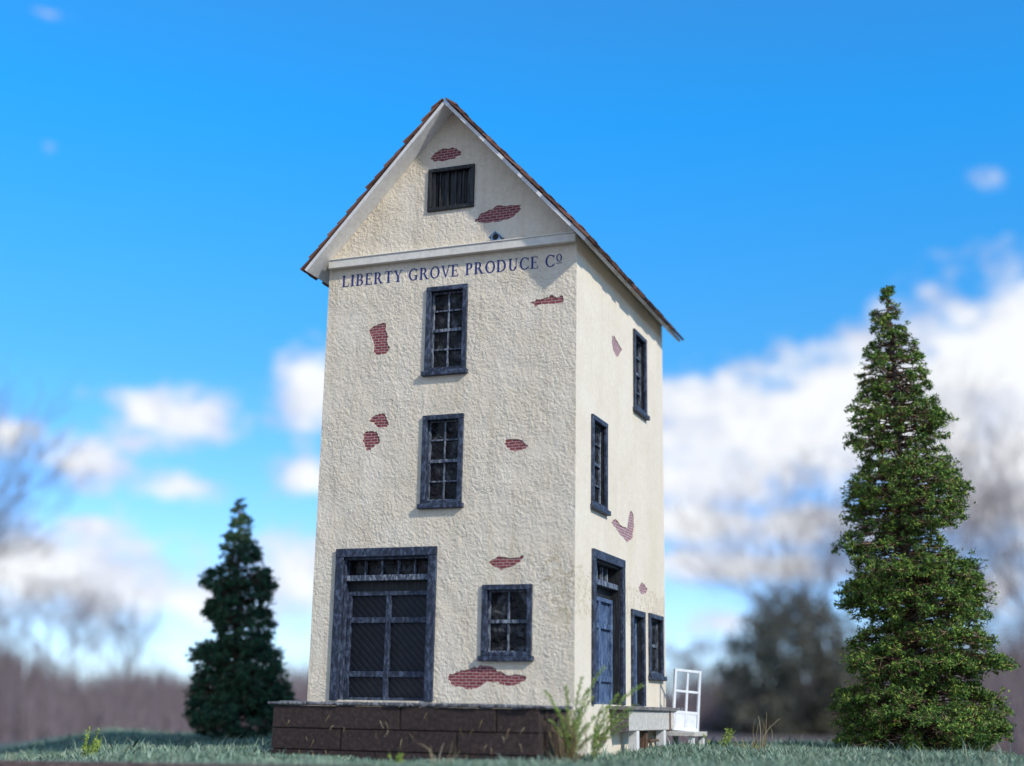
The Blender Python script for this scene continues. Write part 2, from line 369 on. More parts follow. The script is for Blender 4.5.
# gable hatch: plank shutter in a black frame
u0, u1, z0, z1 = hatch
bm = bmesh.new(); bars(bm, u0, u1, z0, z1, -.12, .05, .09, FRONT); hf = bm_obj('hatch', bm, M['black_wood'], house, .012)
bm = bmesh.new(); n = 7
for i in range(n):
    a = u0+.08+(u1-u0-.16)*i/n; b = u0+.08+(u1-u0-.16)*(i+1)/n
    box(bm, a+.008, b-.008, -.12, -.075+jr.uniform(-.012,.012), z0+.08, z1-.08, FRONT)
bm_obj('planks', bm, M['black_wood'], hf, .006)
bm = bmesh.new()
for i in range(1, 5):
    a = u0+.09+(u1-u0-.18)*i/5; box(bm, a-.014, a+.014, -.06, -.02, z0+.08, z1-.08, FRONT)
box(bm, u0+.09, u0+.17, -.065, .0, z0+.09, z1-.09, FRONT); box(bm, u1-.15, u1-.09, -.065, .0, z0+.09, z1-.09, FRONT)
bm_obj('bars', bm, M['black_wood'], hf, .006)

# --- big doors with transom: door (casing) > transom, pane, leaf, panel
def big_door(o, mp, d):
    u0, u1, z0, z1 = o; cas = .19
    bm = bmesh.new(); box(bm, u0, u0+cas, -.02, .06, z0+.012, z1-cas, mp); box(bm, u1-cas, u1, -.02, .06, z0+.012, z1-cas, mp)
    box(bm, u0, u1, -.022, .065, z1-cas+.002, z1, mp)
    dr = bm_obj('door', bm, M['frame'], house, .012); bm = bmesh.new()
    box(bm, u0+cas-.05, u0+cas+.03, -d, -.021, z0+.012, z1-cas-.0, mp); box(bm, u1-cas-.03, u1-cas+.05, -d, -.021, z0+.012, z1-cas, mp)
    box(bm, u0+cas-.05, u1-cas+.05, -d, -.023, z1-cas-.05, z1-cas+.01, mp)
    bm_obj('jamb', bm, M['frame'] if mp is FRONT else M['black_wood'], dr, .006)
    a0, a1 = u0+cas+.03, u1-cas-.03
    # transom bar and lights
    bm = bmesh.new(); box(bm, a0, a1, -d+.02, -.05, z0+2.52, z0+2.64, mp)
    top = z1-cas-.05
    for i in range(1, 5):
        x = a0+(a1-a0)*i/5+jr.uniform(-.02,.02); box(bm, x-.022, x+.022, -d+.05, -d+.12, z0+2.64, top, mp)
    bm_obj('transom', bm, M['muntin'], dr, .008)
    bm = bmesh.new(); box(bm, a0, a1, -d+.0, -d+.05, z0+2.60, top, mp); bm_obj('pane', bm, M['glass'], dr)
    # leaf frame
    bm = bmesh.new(); m = (a0+a1)/2; w0, w1 = -d+.02, -d+.12; zt = 2.30
    bars(bm, a0+.0, a1, z0+.02, z0+zt, w0, w1, .09, mp, bottom=.06)
    box(bm, m-.055, m+.055, w0, w1+.004, z0+.08, z0+zt-.09, mp)
    for zz in (.56, 1.69): box(bm, a0+.09, a1-.09, w0, w1-.004, z0+zz-.06, z0+zz+.06, mp)
    # small bevel strips round the panels
    bm_obj('leaf', bm, M['frame'] if mp is FRONT else M['blue_door'], dr, .008)
    bm = bmesh.new(); box(bm, a0, a1, -d, -d+.07, z0+zt+.004, z0+2.55, mp); bm_obj('lintel_shade', bm, M['black_wood'], dr)  # black strip stands in for the lintel's shadow above the leaf
    for (p0, p1) in ((a0+.08, m-.05), (m+.05, a1-.08)):
        for (q0, q1) in ((.07,.51),(.61,1.64),(1.74,zt-.08)):
            bm = bmesh.new(); box(bm, p0, p1, -d+.0, -d+.05, z0+q0, z0+q1, mp)
            bm_obj('panel', bm, M['panel'] if mp is FRONT else M['blue_door'], dr)
    # threshold
    bm = bmesh.new(); box(bm, a0, a1, -d, -.02, z0-.03, z0+.018, mp); bm_obj('threshold', bm, M['frame'], dr)
    return dr
big_door(door_front, FRONT, .30)
big_door(door_side, SIDE, .30)
# --- small side door with two narrow lights
u0, u1, z0, z1 = door_small; d = .20
bm = bmesh.new(); bars(bm, u0, u1, z0+.012, z1, -.02, .055, .14, SIDE, bottom=.03); sd = bm_obj('door', bm, M['frame'], house, .012)
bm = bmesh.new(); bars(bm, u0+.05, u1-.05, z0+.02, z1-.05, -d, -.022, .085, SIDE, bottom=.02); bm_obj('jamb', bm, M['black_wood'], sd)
a0, a1, b0, b1 = u0+.13, u1-.13, z0+.04, z1-.13; m = (a0+a1)/2
bm = bmesh.new(); bars(bm, a0, a1, b0, b1, -d+.01, -d+.07, .11, SIDE, bottom=.14)
box(bm, m-.04, m+.04, -d+.01, -d+.066, b0+.14, b1-.11, SIDE)
for zz in (.85, 1.52): box(bm, a0+.11, a1-.11, -d+.01, -d+.062, b0+zz-.06, b0+zz+.06, SIDE)
bm_obj('leaf', bm, M['blue_door'], sd, .008)
bm = bmesh.new(); box(bm, a0+.05, a1-.05, -d+.0, -d+.03, b0+.05, b0+.85, SIDE); bm_obj('panel', bm, M['blue_door'], sd)
bm = bmesh.new(); box(bm, a0+.05, a1-.05, -d+.0, -d+.03, b0+1.5, b1-.05, SIDE); bm_obj('panel', bm, M['blue_door'], sd)
bm = bmesh.new(); box(bm, a0+.05, a1-.05, -d+.0, -d+.032, b0+.86, b0+1.49, SIDE); bm_obj('pane', bm, M['glass'], sd)
bm = bmesh.new(); bmesh.ops.create_uvsphere(bm, u_segments=10, v_segments=8, radius=.045, matrix=Matrix.Translation((-d+.11, a0+.08, b0+1.0))); bm_obj('knob', bm, M['black_wood'], sd)

# --- cornice ledge, corner bead
bm = bmesh.new(); box(bm, -W+.04, 0.010, -.15, -.001, 9.655, 9.845); box(bm, -W+.06, .006, -.172, -.002, 9.84, 9.872)
bm_obj('cornice', bm, M['cream_board'], house, .012)

# --- roof: two boards > shingles
OV, OB, EV = .50, .56, .32
ux = Vector((1,0,-SL)).normalized(); nx = Vector((SL,0,1)).normalized()
def slope_pt(side, s, y, h):
    """s along the slope from the ridge, h above the underside"""
    q = Vector((-W/2,0,APEX)) + Vector((ux.x*side,0,ux.z))*s + Vector((nx.x*side,0,nx.z))*h
    return Vector((q.x, y, q.z))
SLEN = (W/2+EV)/ux.x
bm = bmesh.new()
TB = .075
for sd_ in (-1, 1):
    s0 = -TB*SL if sd_ == 1 else -TB*SL
    P = []
    for h in (0.002, TB):
        sr = -h*SL*1.0 if True else 0
        P += [slope_pt(sd_, sr*0 + (0 - h*0) - h/SL*0 + (-h*SL), -OV, h), slope_pt(sd_, SLEN, -OV, h), slope_pt(sd_, SLEN, D+OB, h), slope_pt(sd_, -h*SL, D+OB, h)]
    hexa(bm, P)
roof = bm_obj('roof', bm, M['white_board'], house)
roof['label'] = 'off white roof boards with overhanging eaves'
bm = bmesh.new(); r = random.Random(5); EXPO = .335
nc = int(SLEN/EXPO)+1
for sd_ in (-1, 1):
    for c in range(nc):
        sb = SLEN+.05-c*EXPO; st = max(sb-EXPO*1.55, -.06)
        if sb < .1: continue
        y = -OV-r.uniform(.0,.05)-(.17 if c % 2 else 0)
        while y < D+OB:
            w = r.uniform(.26,.42); y1 = min(y+w, D+OB+r.uniform(0,.05)); yy = max(y, -OV-r.uniform(.01,.06))
            if y1-yy < .05: y = y1+.02; continue
            j = r.uniform(-.035,.035); lift = r.uniform(0,.022); t = r.uniform(.05,.075)
            hb = TB+(.085 if c else .055)+lift; ht = TB+.02
            hexa(bm, [slope_pt(sd_, sb+j, yy, hb-t+.01), slope_pt(sd_, sb+j, y1-.012, hb-t+.01), slope_pt(sd_, st, y1-.012, ht), slope_pt(sd_, st, yy, ht),
                      slope_pt(sd_, sb+j, yy, hb+.012), slope_pt(sd_, sb+j, y1-.012, hb+.012), slope_pt(sd_, st, y1-.012, ht+.02), slope_pt(sd_, st, yy, ht+.02)])
            y = y1
# ridge shingles
y = -OV-.04
while y < D+OB:
    w = .42
    for sd_ in (-1, 1):
        hexa(bm, [slope_pt(sd_, -.06, y, TB+.012), slope_pt(sd_, .26, y, TB+.085), slope_pt(sd_, .26, y+w, TB+.06), slope_pt(sd_, -.06, y+w, TB+.008),
                  slope_pt(sd_, -.075, y, TB+.045), slope_pt(sd_, .26, y, TB+.125), slope_pt(sd_, .26, y+w, TB+.095), slope_pt(sd_, -.07, y+w, TB+.035)])
    y += .33
bm_obj('shingles', bm, M['shingle'], roof)

# --- painted lettering in drawn serif capitals
class Glyphs:
    def __init__(s): s.bm = bmesh.new(); s.k = 0
    def poly(s, pts):
        s.k += 1; w = .004+.0006*(s.k % 7)
        va = [s.bm.verts.new(FRONT((x, w, z))) for x, z in pts]; vb = [s.bm.verts.new(FRONT((x, -.02, z))) for x, z in pts]
        s.bm.faces.new(va); n = len(pts)
        for i in range(n): s.bm.faces.new([va[i], va[(i+1) % n], vb[(i+1) % n], vb[i]])
def glyph(G, ch, X, Z):
    """X, Z map unit glyph space to the wall; returns advance"""
    T, t, sf = .165, .075, .062
    def P(pts): G.poly([(X(a), Z(b)) for a, b in pts])
    def bar(x0, x1, z0, z1): P([(x0,z0),(x1,z0),(x1,z1),(x0,z1)])
    def stem(x, z0=0, z1=1): bar(x, x+T, z0, z1); bar(x-.075, x+T+.075, z0, z0+sf); bar(x-.075, x+T+.075, z1-sf, z1)
    def line(x0, z0, x1, z1, w): P([(x0-w/2,z0),(x0+w/2,z0),(x1+w/2,z1),(x1-w/2,z1)])
    def arc(cx, cz, rx, rz, a0, a1, tx=T, tz=t, n=14):
        for i in range(n):
            b0, b1 = R(a0+(a1-a0)*i/n), R(a0+(a1-a0)*(i+1)/n)
            P([(cx+rx*math.cos(b0), cz+rz*math.sin(b0)), (cx+rx*math.cos(b1), cz+rz*math.sin(b1)),
               (cx+(rx-tx)*math.cos(b1), cz+(rz-tz)*math.sin(b1)), (cx+(rx-tx)*math.cos(b0), cz+(rz-tz)*math.sin(b0))])
    if ch == 'I': stem(.09); return .42
    if ch == 'L': stem(.09); bar(.23, .66, 0, sf); P([(.60,0),(.66,0),(.68,.26),(.645,.26)]); return .76
    if ch == 'T': stem(.33); bar(.05, .76, .95, 1); P([(.04,.74),(.075,.74),(.13,1),(.05,1)]); P([(.73,.74),(.765,.74),(.76,1),(.68,1)]); return .82
    if ch == 'E':
        stem(.09); bar(.2, .62, .95, 1); bar(.2, .66, 0, .05); bar(.23, .50, .49, .54)
        P([(.58,.78),(.615,.78),(.62,1),(.56,1)]); P([(.61,0),(.67,0),(.69,.24),(.655,.24)]); bar(.48, .515, .40, .63); return .76
    if ch in 'BPR':
        stem(.09); bar(.23, .40, .95, 1); bar(.23, .40, .47, .52); arc(.38, .735, .26, .265, -90, 90)
        if ch == 'B': bar(.23, .42, 0, .05); arc(.41, .26, .29, .26, -90, 90); return .79
        if ch == 'R': P([(.36,.49),(.52,.49),(.82,0),(.64,0)]); bar(.62, .90, 0, sf); return .90
        return .72
    if ch == 'D': stem(.09); bar(.23, .42, .95, 1); bar(.23, .42, 0, .05); arc(.40, .5, .46, .5, -90, 90); return .95
    if ch in 'OQ': arc(.48, .5, .45, .52, 0, 360, n=28); return .96
    if ch in 'CG':
        arc(.49, .5, .45, .52, 42, 318, n=22); P([(.78,.66),(.815,.66),(.83,1.0),(.795,1.0)])
        if ch == 'C': P([(.80,.06),(.83,.06),(.86,.28),(.82,.28)]); return .90
        bar(.68, .68+T, .03, .40); bar(.58, .90, .38, .43); return .98
    if ch == 'V': P([(.06,1),(.22,1),(.50,0),(.42,0)]); line(.46, 0, .76, 1, .065); bar(-.03, .30, .95, 1); bar(.62, .90, .95, 1); return .86
    if ch == 'U': bar(.12, .12+T, .3, 1); bar(.71, .77, .3, 1); bar(.03, .35, .95, 1); bar(.60, .88, .95, 1); arc(.445, .32, .325, .34, 180, 360, T, .06); return .92
    if ch == 'Y': P([(.04,1),(.21,1),(.48,.45),(.36,.42)]); line(.42, .44, .74, 1, .065); stem_x = .345; bar(stem_x, stem_x+T, 0, .48); bar(.26, .58, 0, sf); bar(-.04, .30, .95, 1); bar(.60, .87, .95, 1); return .84
    if ch == 'o': arc(.26, .70, .25, .32, 0, 360, .11, .05, 20); bar(.03, .50, .24, .29); return .56
    return .3
ADV = dict(I=.42,L=.76,T=.82,E=.76,B=.79,P=.72,R=.90,D=.95,O=.96,C=.90,G=.98,V=.86,U=.92,Y=.84,o=.56)
for word, x0, x1 in (('LIBERTY',-5.66,-4.13),('GROVE',-3.98,-2.74),('PRODUCE',-2.59,-.86),('Co',-.72,-.32)):
    G = Glyphs(); gap = .10; tot = sum(ADV[c] for c in word)+gap*(len(word)-1); sx = (x1-x0)/tot; x = x0
    for c in word:
        zb = 9.225-.05*((x+5.7)/5.4)
        a = glyph(G, c, lambda q, x=x: x+q*sx, lambda q, zb=zb: zb+q*.275)
        x += (a+gap)*sx
    bm_obj('sign_word', G.bm, M['navy'], house)['label'] = 'navy blue serif word '+word

# --- side porch: deck, beam, posts, landing
porch = mesh_obj('porch', [], [], M['deck'], house); bpy.data.objects.remove(porch)
bm = bmesh.new(); box(bm, .005, .47, 2.35, 7.15, -.085, -.005); porch = bm_obj('porch', bm, M['deck'], house, .012)
bm = bmesh.new(); box(bm, .01, .40, 2.50, 6.02, -.52, -.088); bm_obj('beam', bm, M['concrete'], porch, .015)
bm = bmesh.new(); box(bm, .02, .41, 2.46, 2.497, -.54, -.09); bm_obj('beam_end_shade', bm, M['end_shade'], porch)  # dark sheet over the beam's end paints its shaded face
bm = bmesh.new(); box(bm, .02, .415, 6.023, 6.13, -.54, -.088); bm_obj('trim', bm, M['dark_brown'], porch)
bm = bmesh.new(); box(bm, .01, .40, 6.133, 7.1, -.50, -.088); bm_obj('beam', bm, M['concrete'], porch, .012)
for (x, y) in ((.19,5.55),(.19,3.2)):
    bm = bmesh.new(); box(bm, x, x+.2, y, y+.2, -1.4, -.522); bm_obj('post', bm, M['white_board'], porch, .012)
bm = bmesh.new(); box(bm, .12, 1.02, 6.0, 7.3, -.66, -.555); lan = bm_obj('landing', bm, M['concrete'], porch, .012)
for (x, y) in ((.84,6.06),(.84,7.1),(.2,7.1)):
    bm = bmesh.new(); box(bm, x, x+.13, y, y+.13, -1.5, -.662); bm_obj('post', bm, M['white_board'], lan, .01)
bm = bmesh.new(); box(bm, .12, .30, 4.3, 4.45, -1.4, -.52)
for k, zz in enumerate((-.72,-.95,-1.15)): box(bm, .05, .36+.1*k, 4.46+.02*k, 5.2, zz-.06, zz)
bm_obj('steps', bm, M['dark_brown'], porch, .01)

# ------------------------------------------------------------------ birdhouse on the ledge
bh = empty('birdhouse', (-1.83,-.09,9.874), 'tiny powder blue birdhouse with a dark round hole on the ledge under the gable', 'birdhouse')
def loc_prism(pts, y0, y1):
    bm = bmesh.new(); a = [bm.verts.new((x,y0,z)) for x, z in pts]; b = [bm.verts.new((x,y1,z)) for x, z in pts]; n = len(pts)
    bm.faces.new(a); bm.faces.new(b[::-1])
    for i in range(n): bm.faces.new([a[i],a[(i+1)%n],b[(i+1)%n],b[i]])
    return bm
bh.scale = (.82,.82,.82)
bm_obj('body', loc_prism([(-.12,0),(.12,0),(.14,.12),(0,.235),(-.14,.12)], -.085, .10), M['blue_toy'], bh, .008)
bm = loc_prism([(-.18,.085),(0,.238),(.18,.085),(.18,.115),(0,.272),(-.18,.115)], -.11, .12); bm_obj('roof', bm, M['blue_toy'], bh)
bm = bmesh.new(); bmesh.ops.create_cone(bm, cap_ends=True, segments=16, radius1=.082, radius2=.082, depth=.02, matrix=Matrix.Translation((.01,-.09,.10)) @ Matrix.Rotation(R(90),4,'X'))
bm_obj('entrance_hole', bm, M['glass'], bh)

# ------------------------------------------------------------------ loading dock of dark blocks
dock = empty('loading_dock', (-3,-.8,-1.3), 'low dark brown block loading dock with thin grey cap stones before the warehouse front', 'loading dock')
dock_off = Vector((3,.8,1.3))
DX0, DX1, DY = -5.86, -.13, -1.62
bm = bmesh.new(); r = random.Random(2)
def blocks(bm, a0, a1, z0, z1, cuts, mpb):
    xs = [a0]+cuts+[a1]
    for i in range(len(xs)-1):
        j = r.uniform(-.012,.012)
        box(bm, xs[i]+.012, xs[i+1]-.012, -.3, .0+j, z0+.010, z1-.012, mpb)
fm = lambda q: (q[0]+dock_off.x, DY-q[1]+dock_off.y, q[2]+dock_off.z)
sm = lambda q: (DX1+q[1]+dock_off.x-.0, q[0]+dock_off.y, q[2]+dock_off.z)
lv = [(-.55,-.10,[-3.02,-1.02]),(-.96,-.55,[-4.30,-1.82]),(-1.38,-.96,[-3.55,-1.85,-1.05])]
for z0, z1, c in lv:
    blocks(bm, DX0, DX1-.02, z0, z1, c, fm); blocks(bm, DY+.31, -.01, z0, z1, [-.72] if z0 > -.9 and z0 < -.5 else [-.4], sm)
box(bm, DX0+.03+dock_off.x, DX1-.05+dock_off.x, DY+.05+dock_off.y, -.02+dock_off.y, -1.4+dock_off.z, -.12+dock_off.z)
bm_obj('blocks', bm, M['block'], dock, .012)
bm = bmesh.new(); y = DY-.05
for row in range(4):
    x = DX0-.10
    y1 = y+.42 if row < 3 else -.012
    while x < DX1+.12:
        w = r.uniform(.28,.60); x1 = min(x+w, DX1+.14)
        box(bm, x+dock_off.x, x1-r.uniform(.02,.045)+dock_off.x, y+r.uniform(-.05,.035)+dock_off.y if row == 0 else y+dock_off.y, y1-.015+dock_off.y, -.098+dock_off.z, r.uniform(-.045,-.012)+dock_off.z-.008)
        x = x1
    y = y1
bm_obj('cap_stones', bm, M['cap'], dock, .02)
def fibre(p0, p1, bend, r0, n=4):
    """thin bent tube as (verts, faces)"""
    V, F = [], []; p0, p1 = Vector(p0), Vector(p1); ax = (p1-p0).normalized()
    a = ax.orthogonal().normalized(); b = ax.cross(a)
    for i in range(n+1):
        t = i/n; c = p0.lerp(p1, t)+Vector(bend)*math.sin(math.pi*t)
        rr = r0*(1-.6*t)
        for k in range(3): V.append(c+(a*math.cos(k*2.094)+b*math.sin(k*2.094))*rr)
    for i in range(n):
        for k in range(3): F.append((i*3+k, i*3+(k+1)%3, i*3+3+(k+1)%3, i*3+3+k))
    return V, F
def merge(parts):
    V, F = [], []
    for v, f in parts: b = len(V); V += list(v); F += [tuple(i+b for i in q) for q in f]
    return V, F
fr_ = []
for i in range(30):
    x = r.uniform(DX0+.3, DX1-.2)+dock_off.x; z = r.uniform(-1.05,-.1)+dock_off.z; a = r.uniform(-2.2,-.9); l = r.uniform(.06,.22); y = DY-.014+dock_off.y
    fr_.append(fibre((x,y,z),(x+math.cos(a)*l, y-.03, z+math.sin(a)*l),(r.uniform(-.03,.03),-.01,0),.005))
V, F = merge(fr_); o = mesh_obj('straw_wisps', V, F, M['straw'], dock); o['kind'] = 'stuff'

# ------------------------------------------------------------------ white gate at the porch end
gate = empty('gate', (.60,6.75,-.552), 'small white panelled gate with four open lights standing askew at the end of the porch', 'gate')
gate.rotation_euler = (R(1), R(3.5), R(46))
gw, gh, gt = .76, 1.46, .06
bm = bmesh.new()
for x0, x1 in ((-gw/2,-gw/2+.065),(gw/2-.065,gw/2)): box(bm, x0, x1, -gt/2, gt/2, 0, gh)
box(bm, -.03, .03, -gt/2+.004, gt/2-.004, .05, gh-.085)
for z0, z1 in ((.0,.08),(.40,.47),(.90,.96),(gh-.07,gh-.003)): box(bm, -gw/2+.065, gw/2-.065, -gt/2+.002, gt/2-.002, z0+.003, z1)
bm_obj('frame', bm, M['white_paint'], gate, .01)
for x0, x1 in ((-gw/2+.08,-.035),(.035,gw/2-.08)):
    bm = bmesh.new(); box(bm, x0, x1, -.018, .018, .08, .43); bm_obj('panel', bm, M['white_paint'], gate)

# ------------------------------------------------------------------ camera (solved from the picture's vanishing points)
CAMP = Vector((8.40713, -25.61031, -.14994))
RT = Vector((.934771,.354846,.016939)); UP = Vector((.070084,-.230948,.970439)); FW = Vector((-.348268,.905951,.240753))
FPX = 1322.44
cam = bpy.data.objects.new('camera', bpy.data.cameras.new('camera')); COL.objects.link(cam)
cam.matrix_world = Matrix(((RT.x,UP.x,-FW.x,CAMP.x),(RT.y,UP.y,-FW.y,CAMP.y),(RT.z,UP.z,-FW.z,CAMP.z),(0,0,0,1)))
cam.data.sensor_width = 36; cam.data.lens = FPX/1024*36; cam.data.clip_start = .1; cam.data.clip_end = 20000
cam.data.dof.use_dof = True; cam.data.dof.focus_distance = 29.4; cam.data.dof.aperture_fstop = .152
scene.camera = cam
HF = Vector((FW.x,FW.y,0)).normalized(); HR = Vector((HF.y,-HF.x,0))   # horizontal forward / right
def far(px, dist):          # ground-plan point seen at picture column px, at horizontal distance dist
    t = (px-512)/FPX*1.03
    q = Vector((CAMP.x,CAMP.y,0)) + HF*dist + HR*(t*dist); return q.x, q.y

# ------------------------------------------------------------------ ground
FIELD = -3.0
S = 5000
mesh_obj('field', [(-S,-S,FIELD),(S,-S,FIELD),(S,S,FIELD),(-S,S,FIELD)], [(0,1,2,3)], M['field'])['kind'] = 'structure'
def sstep(a, b, x):
    t = np.clip((x-a)/(b-a), 0, 1); return t*t*(3-2*t)
def lawn_z(x, y):
    """height of the turf; x, y numpy arrays in building axes"""
    x = np.asarray(x, float); y = np.asarray(y, float)
    z = np.full_like(x, -1.12)
    z = z + .15*sstep(0, 4, y)*sstep(-2, 2, x)                        # right swell by the porch
    z = z - .12*sstep(-7, -13, x)
    z = z + .10*np.sin(x*.9+1)*np.sin(y*.7)*sstep(-7,-9,x) + .03*np.sin(x*1.7+.4)*np.cos(y*1.3)
    w = x+.84*(y-5)
    z = z - .50*sstep(-12.8, -19.2, w)                        # left shoulder
    z = z - .35*sstep(7.2, 10.2, x+(y-4)*.1)                         # right shoulder
    z = z - (1.9)*sstep(-21, -27, w) - 1.6*sstep(10.5, 15, x) - 1.9*sstep(19, 25, y)
    return np.maximum(z, FIELD+.02)
FRONT_Y = lambda x: -5.6 + .0*x
nxg, nyg = 150, 110
gx = np.linspace(-30, 17, nxg); gy = np.linspace(-6.4, 27, nyg)
XX, YY = np.meshgrid(gx, gy); ZZ = lawn_z(XX, YY)
Vv = np.stack([XX.ravel(), YY.ravel(), ZZ.ravel()], 1)
idx = np.arange(nxg*nyg).reshape(nyg, nxg)
Ff = np.stack([idx[:-1,:-1].ravel(), idx[:-1,1:].ravel(), idx[1:,1:].ravel(), idx[1:,:-1].ravel()], 1)
lawn = np_mesh('lawn', Vv, Ff, M['turf']); lawn['kind'] = 'structure'
lawn.data.polygons.foreach_set('use_smooth', [True]*len(lawn.data.polygons))
# brown edging board along the front of the turf
def edging():
    bm = bmesh.new(); n = 60; rows = []
    for i in range(n+1):
        t = i/n; x = -24+40*t; y = -6.42-.0*x
        top = -.985 - .17*np.clip((-x+1)/11, -.9, 1.6)
        rows.append([bm.verts.new((x, y-.14, FIELD-.2)), bm.verts.new((x, y-.14, top)), bm.verts.new((x, y+.06, top)), bm.verts.new((x, y+.06, FIELD-.2))])
    for a, b in zip(rows, rows[1:]):
        for k in range(3): bm.faces.new([a[k], a[k+1], b[k+1], b[k]])
    bm.faces.new(rows[0]); bm.faces.new(rows[-1][::-1])
    return bm_obj('edging_board', bm, M['edging'])
tag(edging(), 'long brown wooden edging board along the near side of the turf', 'edging')

# turf blades: one mass of short frosted blades
def blades(n, xr, yr, hmin, hmax, wid, keep):
    x = rng.uniform(*xr, n); y = rng.uniform(*yr, n); k = keep(x, y); x, y = x[k], y[k]; n = len(x)
    z = lawn_z(x, y)-.02
    ang = rng.uniform(0, 2*np.pi, n); lean = rng.uniform(.05, .75, n)
    clump = .55+.45*np.sin(x*3.1+np.sin(y*2.3)*1.5)*np.sin(y*2.7+np.sin(x*1.9))
    h = rng.uniform(hmin, hmax, n)*(.7+.5*clump)*(1+1.1*rng.random(n)*(rng.random(n) > .955))
    wa = rng.uniform(0, 2*np.pi, n)
    base = np.stack([x, y, z], 1); side = np.stack([np.cos(wa), np.sin(wa), np.zeros(n)], 1)*wid*.5
    dirv = np.stack([np.cos(ang)*np.sin(lean), np.sin(ang)*np.sin(lean), np.cos(lean)], 1)
    mid = base+dirv*(h*.55)[:,None]; tip = mid+dirv*(h*.45)[:,None]+np.stack([np.cos(ang), np.sin(ang), -.6*np.ones(n)], 1)*(h*.16)[:,None]
    Vb = np.stack([base-side, base+side, mid+side*.8, tip, mid-side*.8], 1).reshape(-1, 3)
    Fb = (np.arange(n)*5)[:,None]+np.array([0,1,2,3,4])
    return Vb, Fb
def keep(x, y):
    inh = (x > -6.0) & (x < 0.02) & (y > -1.7) & (y < 7.3)
    hid = (x < -6) & (x > -10.5) & (y > 9)
    vis = lawn_z(x, y) > FIELD+.4
    return (~inh) & vis
Va, Fa = blades(90000, (-.5,13), (-6.3,13), .10, .24, .022, keep)
Vb, Fb = blades(85000, (-24,-5.8), (-6.3,18), .12, .27, .026, keep)
Vc, Fc = blades(14000, (-6.2,0), (-6.3,-1.7), .06, .13, .02, keep)
VV = np.concatenate([Va, Vb, Vc]); FF = np.concatenate([Fa, Fb+len(Va), Fc+len(Va)+len(Vb)])
g = np_mesh('grass', VV, FF, M['grass']); tag(g, 'short frosted blue green turf around the dock and the two conifers', 'grass', kind='stuff')

# ------------------------------------------------------------------ conifers
def tubes(segs, k=3):
    """segs: (n,8) p0 r0 p1 r1 -> open k-sided tubes"""
    segs = np.asarray(segs, float); n = len(segs); p0, r0, p1, r1 = segs[:,:3], segs[:,3:4], segs[:,4:7], segs[:,7:8]
    ax = p1-p0; ax /= np.linalg.norm(ax, axis=1, keepdims=True)+1e-9
    ref = np.where(np.abs(ax[:,2:3]) < .9, np.array([[0,0,1.]]), np.array([[1.,0,0]]))
    a = np.cross(ax, ref); a /= np.linalg.norm(a, axis=1, keepdims=True)+1e-9; b = np.cross(ax, a)
    ring = []
    for q in range(k):
        c, s = math.cos(2*math.pi*q/k), math.sin(2*math.pi*q/k); dd = a*c+b*s
        ring.append((p0+dd*r0, p1+dd*r1))
    V = np.stack([r_[0] for r_ in ring]+[r_[1] for r_ in ring], 1).reshape(-1, 3)
    base = (np.arange(n)*2*k)[:,None]
    F = np.concatenate([base+np.array([q, (q+1)%k, k+(q+1)%k, k+q]) for q in range(k)])
    return V, F
def flakes(c, size, up=.3, bias=None, wide=.42):
    """random leaf flakes: pointed folded quads at centres c"""
    n = len(c); d = rng.normal(size=(n,3)); d[:,2] += up
    if bias is not None: d = d*.75+bias
    d /= np.linalg.norm(d, axis=1, keepdims=True)
    e = np.cross(d, rng.normal(size=(n,3))); e /= np.linalg.norm(e, axis=1, keepdims=True)
    s = (size*rng.uniform(.5, 1.3, n))[:,None]
    V = np.stack([c-d*s*.5, c+e*s*wide, c+d*s*.6, c-e*s*wide*.9], 1).reshape(-1, 3)
    return V, (np.arange(n)*4)[:,None]+np.arange(4)
